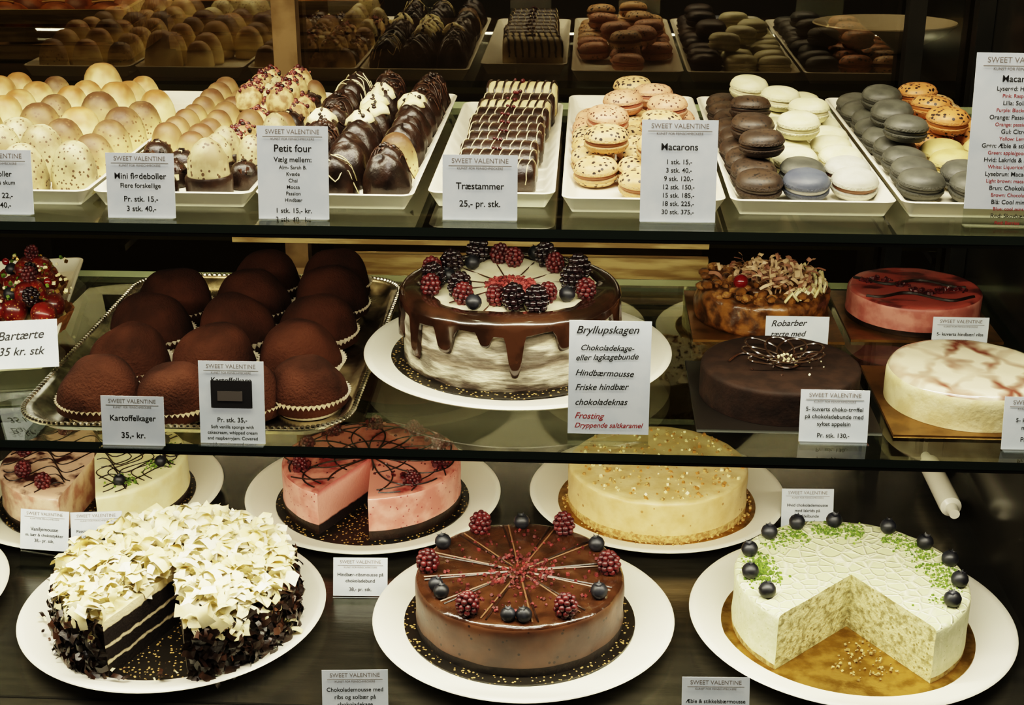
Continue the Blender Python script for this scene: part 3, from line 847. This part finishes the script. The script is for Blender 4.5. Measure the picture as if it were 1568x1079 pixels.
mac_mesh('cream',(218,212,176),(206,200,158),(222,214,182))
mac_mesh('blue',(78,84,96),(66,71,85),(148,148,146))
mac_mesh('grey',(78,78,70),(62,62,56),(48,48,44))
mac_mesh('orange',(190,132,78),(172,112,60),(150,92,46),bs)
mac_mesh('yellow',(190,174,112),(174,156,98),(174,148,84))
mac_mesh('pale',(194,192,176),(178,176,160),(100,68,46))
def macs(tray,items,name='macarons'):
    E=tray_items(name,tray)
    for i,(x,y,z,k) in enumerate(items):
        link('macaron_%s_%d'%(k,i),MAC[k],E,(x+random.uniform(-.002,.002),y,z+.001),(random.uniform(.06,.16) if z<.02 else random.uniform(-.1,.2),random.uniform(-.08,.08),0))
it=[]
for r_ in range(9):
    y=1.262+r_*.0435
    for c,x in enumerate((-.043,0,.043)):
        it.append((x,y,0,'peach' if r_<4 else random.choice(('pink','pink','peach'))))
for x,y,k in ((-.030,1.33,'peach'),(.015,1.30,'peach'),(-.03,1.42,'pink'),(.02,1.40,'peach'),(-.012,1.50,'pink'),(.032,1.48,'pink'),(.0,1.58,'peach'),(.02,1.54,'pink')):
    it.append((x,y,.0245,k))
it=[q for q in it if not (q[2]==0 and q[1]<1.29 and q[0]<-.03) and q[1]<1.64 and not (q[1]>1.55 and abs(q[0])>.04)]
macs(5,it)
it=[]
for r_ in range(9):
    y=1.262+r_*.0435
    it.append((-.044,y,0,'brown'))
    it.append((.0,y+.004,0,'blue' if r_==0 else 'grey' if r_==1 else 'cream'))
    it.append((.044,y+.010,0,'pale' if r_<2 else 'cream'))
for x,y,k in ((-.036,1.32,'brown'),(-.038,1.39,'brown'),(-.03,1.48,'brown'),(.01,1.40,'cream'),(.03,1.47,'cream'),(.005,1.53,'cream'),(-.02,1.59,'cream')):
    it.append((x,y,.0245,k))
it=[q for q in it if q[1]+.02<1.65]
macs(6,it)
it=[]
for r_ in range(9):
    y=1.262+r_*.0435
    it.append((-.043,y+.010,0,'grey'))
    it.append((.001,y,0,'grey' if r_<2 else 'yellow' if r_<4 else 'orange'))
    it.append((.044,y+.004,0,'yellow' if r_<4 else random.choice(('orange','peach'))))
for x,y,k in ((-.035,1.39,'grey'),(-.035,1.46,'grey'),(-.03,1.54,'grey'),(.015,1.43,'orange'),(.012,1.49,'orange'),(.012,1.56,'orange')):
    it.append((x,y,.0245,k))
it=[q for q in it if q[1]+.02<1.65]
macs(7,it)

# =============== LABELS ===============
def label(x,y,z,w,h,lines,tilt=10,rz=-2,head=True,hand=False,stand=True,lift=0.0,extra=None,hc='inkg'):
    E=empty('price_label',(x,y,z),(0,0,math.radians(rz)))
    cardE=bpy.data.objects.new('card_holder',None); bpy.context.scene.collection.objects.link(cardE); cardE.parent=E
    cardE.rotation_euler=(math.radians(-tilt),0,0); cardE.location=(0,0,.001+lift)
    mb=MB(); mb.box(-w/2,w/2,0,.0006,0,h); link('card',mb.mesh('card',[M['paper']],smooth=False),cardE)
    if stand:
        sb=MB(); 
        sb.box(-w/2,w/2,.0008,.0018,-.0005-lift,h*.5)
        sb.box(-w/2,w/2,-.010,.004,-.0008-lift,.0002-lift)
        link('acrylic_stand',sb.mesh('stand',[M['acryl']],smooth=False),cardE)
    def txt(s,size,zc,xc=0,m='ink',off=0,shear=0,rot=0,align='CENTER'):
        c=bpy.data.curves.new('text','FONT'); c.body=s; c.size=size; c.align_x=align; c.align_y='CENTER'; c.offset=off; c.shear=shear
        c.materials.append(M[m]); o=bpy.data.objects.new('text',c); bpy.context.scene.collection.objects.link(o)
        o.parent=cardE; o.location=(xc,-.0004,zc); o.rotation_euler=(pi/2,rot,0)
    top=h
    if head:
        hs=.8*w/(15*.60); txt('SWEET VALENTINE',hs,h-hs*.9,m='inkg')
        lb=MB(); lb.box(-w*.42,w*.42,-.0005,-.0003,h-hs*1.65,h-hs*1.58); link('rule',lb.mesh('rule',[M['inkg']],smooth=False),cardE)
        txt('KUNST FOR FEINSCHMECKERE',hs*.5,h-hs*2.0,m='inkg')
        top=h-hs*2.5
    tot=sum(l[1] for l in lines)*1.28
    zc=top-(top-.0015-tot)/2 if tot<top else top
    for l in lines:
        s,size=l[0],l[1]; mm=l[2] if len(l)>2 else 'ink'
        zc-=size*.64
        if s:
            if hand: txt(s,size,zc,-w*.42,m=mm,shear=.35,off=.00008,rot=random.uniform(-.04,.03),align='LEFT')
            else: txt(s,size,zc,m=mm,off=size*.012)
        zc-=size*.64
    if extra: extra(cardE)
    return E
k=.0066
label(-.454,1.212,ZT,.066,.056,[('Flødeboller',k),('lys / lakrids skum',.0052),('',.003),('Pr. stk. 22,-',k),('3 stk. 40,-',k)],rz=-3)
label(-.3235,1.200,ZT,.060,.056,[('Mini flødeboller',.0072),('Flere forskellige',.0056),('',.003),('Pr. stk. 15,-',k),('3 stk. 40,-',k)],rz=-3)
label(-.190,1.196,ZT,.062,.080,[('Petit four',.0086),('Vælg mellem:',.0062),('Alm- Sarah B.',.0044),('Kvæde',.0044),('Chai',.0044),('Mocca',.0044),('Passion',.0044),('Hindbær',.0044),('',.002),('1 stk. 15,- kr.',.006),('3 stk. 40,- kr.',.006)],rz=-3)
label(-.028,1.193,ZT,.065,.056,[('Træstammer',.0080),('',.004),('25,- pr. stk.',.0078)],rz=-3)
label(.143,1.187,ZT,.065,.087,[('Macarons',.0082),('',.003)]+[(s,.0056) for s in ('1 stk. 15,-','3 stk. 40,-','9 stk. 120,-','12 stk. 150,-','15 stk. 185,-','18 stk. 225,-','30 stk. 375,-')],rz=-3)
fl=[('Macarons',.0076)]
for a,b in (('Lyserød: Hindbær','Pink: Raspberry'),('Lilla: Solbær','Purple: Blackcurrant'),('Orange: Passionsfrugt','Orange: passionfruit'),('Gul: Citron','Yellow: Lemon'),('Grøn: Æble & stikkelsbær','Green: apple/gooseberry'),('Hvid: Lakrids & ingefær','White: Liquorice/ginger'),('Lysebrun: Macadamia','Light brown: macadamia'),('Brun: Chokolade','Brown: Chocolate'),('Blå: Cool mint','Blue: cool mint'),('Rød: Skovbær','Red: Berries')):
    fl+=[(a,.0051),(b,.0042,'inkr')]
label(.424,1.176,ZT,.074,.131,fl,rz=-5,tilt=8,lift=.014)
# middle shelf labels
label(-.346,1.180,ZM,.058,.046,[('Kartoffelkager',.0074),('',.005),('35,- kr.',.0078)],rz=-3)
def pic(p):
    mb=MB(); mb.box(-.019,.019,-.0006,-.0002,.034,.059); mb.box(-.013,.010,-.0008,-.0006,.040,.049,1)
    link('photo_print',mb.mesh('pic',[M['ink'],mat('grey_print',(80,74,70),rough=.6)],smooth=False),p)
label(-.256,1.184,ZM,.060,.077,[('Kartoffelkage',.0070),('',.0225),('Pr. stk. 35,-',.006),('Soft vanilla sponge with',.0042),('cakecream, whipped cream',.0042),('and raspberryjam. Covered',.0042),('with marcipan and cocoa',.0042)],rz=-3,extra=pic)
label(.088,1.187,ZM,.074,.107,[('Bryllupskagen',.0102),('',.004),('  Chokoladekage-',.0074),('eller lagkagebunde',.0076),('',.003),('Hindbærmousse',.0080),('',.003),('Friske hindbær',.0080),('',.003),('chokoladeknas',.0080),('',.002),('Frosting',.0080,'inkr'),('Dryppende saltkaramel',.0066,'inkr')],rz=-3,head=False,hand=True,tilt=6,lift=.008)
label(.300,1.400,ZM,.066,.040,[('Robarber',.0095),('tærte med',.0085),('vanilje',.0085)],rz=-3,head=False,hand=True,tilt=5,lift=.004)
label(.472,1.400,ZM,.058,.039,[('5- kuverts hindbær/ ribs',.0050),('mousse',.0048),('Pr. stk. 130,-',.0055)],rz=-3,tilt=5,lift=.004)
label(.295,1.187,ZM,.0625,.049,[('5- kuverts choko-trøffel',.0054),('på chokoladebunde med',.0054),('syltet appelsin',.0054),('',.003),('Pr. stk. 130,-',.0058)],rz=-3)
label(.476,1.170,ZM,.0625,.049,[('5- kuverts mousse',.0054),('med skovbær',.0054),('',.003),('Pr. stk. 130,-',.0058)],rz=-3)
label(-.486,1.318,ZM,.064,.048,[('Bartærte',.0125),('35 kr. stk',.0115)],rz=8,head=False,hand=True,tilt=22,lift=.020)
# deck labels
label(-.535,1.430,ZD,.058,.046,[('Vaniljemousse',.0058),('m. bær & chokostykker',.0048),('38,- pr. stk.',.0052)],rz=-8,tilt=18,lift=.020)
label(-.474,1.430,ZD,.058,.046,[('Passionfrugtmousse på',.0050),('chokoladebund',.0050),('38,- pr. stk.',.0052)],rz=4,tilt=18,lift=.018)
label(-.640,1.46,ZD,.06,.046,[('Mousse',.0054),('38,- pr. stk.',.0050)],rz=-3,tilt=14,lift=.055)
label(-.1675,1.362,ZD,.060,.042,[('Hindbær-ribsmousse på',.0053),('chokoladebund',.0053),('',.002),('38,- pr. stk.',.0054)],rz=-1,tilt=22,lift=.001)
label(-.150,1.140,ZD,.063,.048,[('Chokolademousse med',.0057),('ribs og solbær på',.0057),('chokoladekage',.0057),('38,- pr. stk.',.0057)],rz=1,tilt=15)
label(.193,1.128,ZD,.064,.048,[('Æble & stikkelsbærmousse',.0052),('med hvid chokolade',.0052),('38,- pr. stk.',.0054)],rz=-1,tilt=15)
label(.354,1.512,ZD,.062,.048,[('Hvid chokolademousse',.0052),('med lakrids på',.0052),('mandelbunde',.0052),('38,- pr. stk.',.0052)],rz=-1,tilt=14,lift=.004)

# =============== DISPLAY CASE ===============
CASE=empty('display_case',(0,0,0),(0,0,-A3))
XL,XR=-.95,.475
mb=MB(); mb.box(XL,XR,1.10,1.86,-.03,0); link('deck',mb.mesh('deck',[M['steel']],smooth=False),CASE)
mb=MB(); mb.box(XL,XR,1.09,1.10,-.06,.003); mb.box(XL,XR,1.148,1.151,0,.0006); link('front_rail',mb.mesh('frail',[M['dark']],smooth=False),CASE)
mb=MB(); mb.box(XL,XR,1.10,1.86,-.62,-.03); link('plinth',mb.mesh('plinth',[mat('plinth_lacquer',(60,56,48),rough=.4)],smooth=False),CASE)
g=glassmat('shelf_glass',(.87,.90,.84,1)); ge=mat('glass_edge_dark',(44,52,44),rough=.15,spec=.8); gb=mat('glass_edge_light',(170,176,144),rough=.3)
for nm,z,y1 in (('glass_shelf_lower',ZM,1.665),('glass_shelf_upper',ZT,1.70)):
    mb=MB(); mb.box(XL,XR,1.168,y1,z-.008,z-.0002,ms=[0,0,1,1,2,1]); link(nm,mb.mesh(nm,[g,ge,gb],smooth=False),CASE)
    mb=MB(); mb.box(XL,XR,1.1685,1.176,z-.0115,z-.0081); link(nm+'_led_profile',mb.mesh('led',[M['dark']],smooth=False),CASE)
    mb=MB()
    for x in (-.62,.46): mb.box(x-.005,x+.005,1.2,1.69,z-.018,z-.009)
    link(nm+'_brackets',mb.mesh('brk',[M['dark']],smooth=False),CASE)
sidem=mat('side_panel',(30,28,23),(40,37,30),scale=8,rough=.18,spec=.6)
mb=MB(); mb.box(XR,XR+.012,1.10,1.86,-.03,.95); link('side_panel_right',mb.mesh('spr',[sidem],smooth=False),CASE)
mb=MB(); mb.box(XL-.012,XL,1.10,1.86,-.03,.95); link('side_panel_left',mb.mesh('spl',[sidem],smooth=False),CASE)
backg=glassmat('tinted_back_glass',(.62,.59,.52,1),refl=.11,rough=.012,gl=(.95,.90,.80,1))
mb=MB(); mb.box(XL,XR,1.745,1.7454,0,.95); link('rear_glass_door',mb.mesh('rgd',[backg],smooth=False),CASE)
bronze=mat('bronze_post',(140,118,86),(112,92,64),scale=20,rough=.35,metal=.5)
mb=MB(); mb.box(-.378,-.349,1.712,1.735,0,.95); mb.box(.375,.395,1.712,1.735,0,.95,1); mb.box(XR-.02,XR-.001,1.712,1.735,0,.95,1)
link('door_posts',mb.mesh('posts',[bronze,M['dark']],smooth=False),CASE)
mb=MB(); mb.box(-.44,.155,1.690,1.702,.302,.311); mb.box(-.33,.155,1.690,1.702,.262,.289)
link('rear_wood_rail',mb.mesh('rrail',[M['wood']],smooth=False),CASE)
mb=MB(); mb.box(XL,XR,1.84,1.86,0,.20); link('rear_lower_panel',mb.mesh('rlp',[sidem],smooth=False),CASE)
mb=MB(); mb.box(XL,XR,1.14,1.86,.955,.97); mb.box(XL,XR,1.14,1.24,.93,.955); link('case_top',mb.mesh('ctop',[M['dark']],smooth=False),CASE)
mb=MB(); P=Matrix.Translation((.446,1.60,.03))@Matrix.Rotation(math.radians(90),4,'X')
mb.lathe([(0,-.085),(.006,-.085),(.007,-.075),(.0075,-.066),(.0125,-.062),(.013,-.055),(.013,.05),(.0125,.056),(.0075,.06),(.006,.075),(0,.075)],24,X=P)
link('door_handle',mb.mesh('handle',[M['china']]),CASE)

# =============== ROOM ===============
def roombox(name,x0,x1,y0,y1,z0,z1,m):
    mb=MB(); mb.box(x0,x1,y0,y1,z0,z1); return link(name,mb.mesh(name,[m],smooth=False))
wallm=mat('dark_wall',(42,37,31),(54,47,38),scale=3,rough=.7); floorm=mat('dark_floor',(50,42,34),(36,30,24),scale=4,rough=.5)
wallf=mat('warm_wall',(126,118,104),(142,132,116),scale=3,rough=.8)
roombox('floor',-3,3,-1.5,4,-.72,-.62,floorm)
roombox('ceiling',-3,3,-1.5,4,2.1,2.2,wallf)
roombox('wall_back',-3,3,4,4.1,-.62,2.1,wallm); roombox('wall_front',-3,3,-1.6,-1.5,-.62,2.1,wallf)
roombox('wall_left',-3.1,-3,-1.5,4,-.62,2.1,wallm); roombox('wall_right',3,3.1,-1.5,4,-.62,2.1,wallm)
mb=MB(); mb.box(-1.4,1.6,2.15,2.75,-.62,.40); mb.box(-1.42,1.62,2.13,2.77,.40,.425,1)
link('back_counter',mb.mesh('bc',[mat('counter_front',(50,42,32),rough=.6),mat('counter_top',(46,38,30),(66,54,40),scale=6,rough=.3)],smooth=False))
def crate(x,y):
    E=empty('wooden_bread_crate',(x,y,.425)); mb=MB()
    for zz in (.004,.032,.060):
        mb.box(-.17,.17,-.11,-.102,zz,zz+.022); mb.box(-.17,.17,.102,.11,zz,zz+.022); mb.box(-.17,-.162,-.102,.102,zz,zz+.022); mb.box(.162,.17,-.102,.102,zz,zz+.022)
    mb.box(-.162,.162,-.102,.102,0,.006)
    for sx in (-.158,.150):
        for sy in (-.1,.092): mb.box(sx,sx+.008,sy,sy+.008,0,.085)
    link('crate',mb.mesh('crate',[M['wood']],smooth=False),E)
    rb=MB()
    for i in range(8):
        X=Matrix.Translation((-.12+.08*(i%4),-.05+.1*(i//4),.055))@Matrix.Rotation(random.uniform(-.5,.5),4,'Z')
        rb.sphere((0,0,0),(.037,.046,.032),16,10,0,X)
        rb.tube([(X@Vector((t*.006-.02,0.0,.0325-.0002*(t-3)**2*.6))) for t in range(7)],.002,5,1)
    link('bread_rolls',rb.mesh('rolls',[mat('bread',(176,110,50),(110,60,24),scale=25,rough=.5),mat('bread_score',(216,180,120),rough=.7)]),E)
crate(-.78,2.4); crate(-.40,2.5)
mb=MB(); mb.lathe([(0,0),(.06,0),(.065,.004),(.13,.03),(.15,.045),(.148,.047),(.12,.032),(.06,.008),(0,.007)],48)
link('white_serving_bowl',mb.mesh('bowl',[M['china']]),None,(.62,2.40,.425),scale=(.8,.6,1))
jb=MB(); jb.lathe([(0,0),(.035,0),(.04,.01),(.04,.09),(.03,.105),(.03,.115),(.034,.118),(.034,.13),(0,.132)],28); jm=jb.mesh('jar',[mat('dark_jar',(50,34,24),rough=.15,coat=.5)])
for x in (-1.08,-1.18): link('storage_jar',jm,None,(x,2.35,.425))

# =============== LIGHTS ===============
def area(name,loc,rot,sx,sy,e,c):
    l=bpy.data.lights.new(name,'AREA'); l.shape='RECTANGLE'; l.size=sx; l.size_y=sy; l.energy=e; l.color=c
    o=bpy.data.objects.new(name,l); bpy.context.scene.collection.objects.link(o); o.location=loc; o.rotation_euler=rot; return o
warm=(1,.89,.66); neu=(1,.92,.72)
x,y=CF(-.22,1.22); area('case_top_lamp',(x,y,.925),(math.radians(14),0,-A3),1.4,.06,9.5,warm)
x,y=CF(-.22,1.190); area('led_strip_upper',(x,y,ZT-.012),(math.radians(30),0,-A3),1.35,.010,2.6,neu)
x,y=CF(-.22,1.190); area('led_strip_lower',(x,y,ZM-.012),(math.radians(28),0,-A3),1.35,.010,4.0,neu)
area('front_fill_light',(-.1,.45,2.0),(math.radians(28),0,0),1.4,.5,22,(1,.94,.82))  # added soft frontal fill that brightens the labels, not a shop fixture
area('back_fill_light',(-.5,2.5,1.9),(0,0,0),1.0,.3,16,(1,.80,.52))  # added warm fill to lift the counter area behind the rear glass
w=bpy.data.worlds.new('world'); bpy.context.scene.world=w; w.use_nodes=True
w.node_tree.nodes['Background'].inputs[0].default_value=(.05,.045,.04,1)

cam=bpy.data.cameras.new('camera'); cam.lens=50; cam.sensor_width=36; cam.clip_start=.01
co=bpy.data.objects.new('camera',cam); bpy.context.scene.collection.objects.link(co)
co.location=(0,0,.827); co.rotation_euler=(math.radians(90-21.5),0,0)
bpy.context.scene.camera=co
vs=bpy.context.scene.view_settings
vs.view_transform='Filmic'
try: vs.look='High Contrast'
except Exception: pass
vs.exposure=0.42
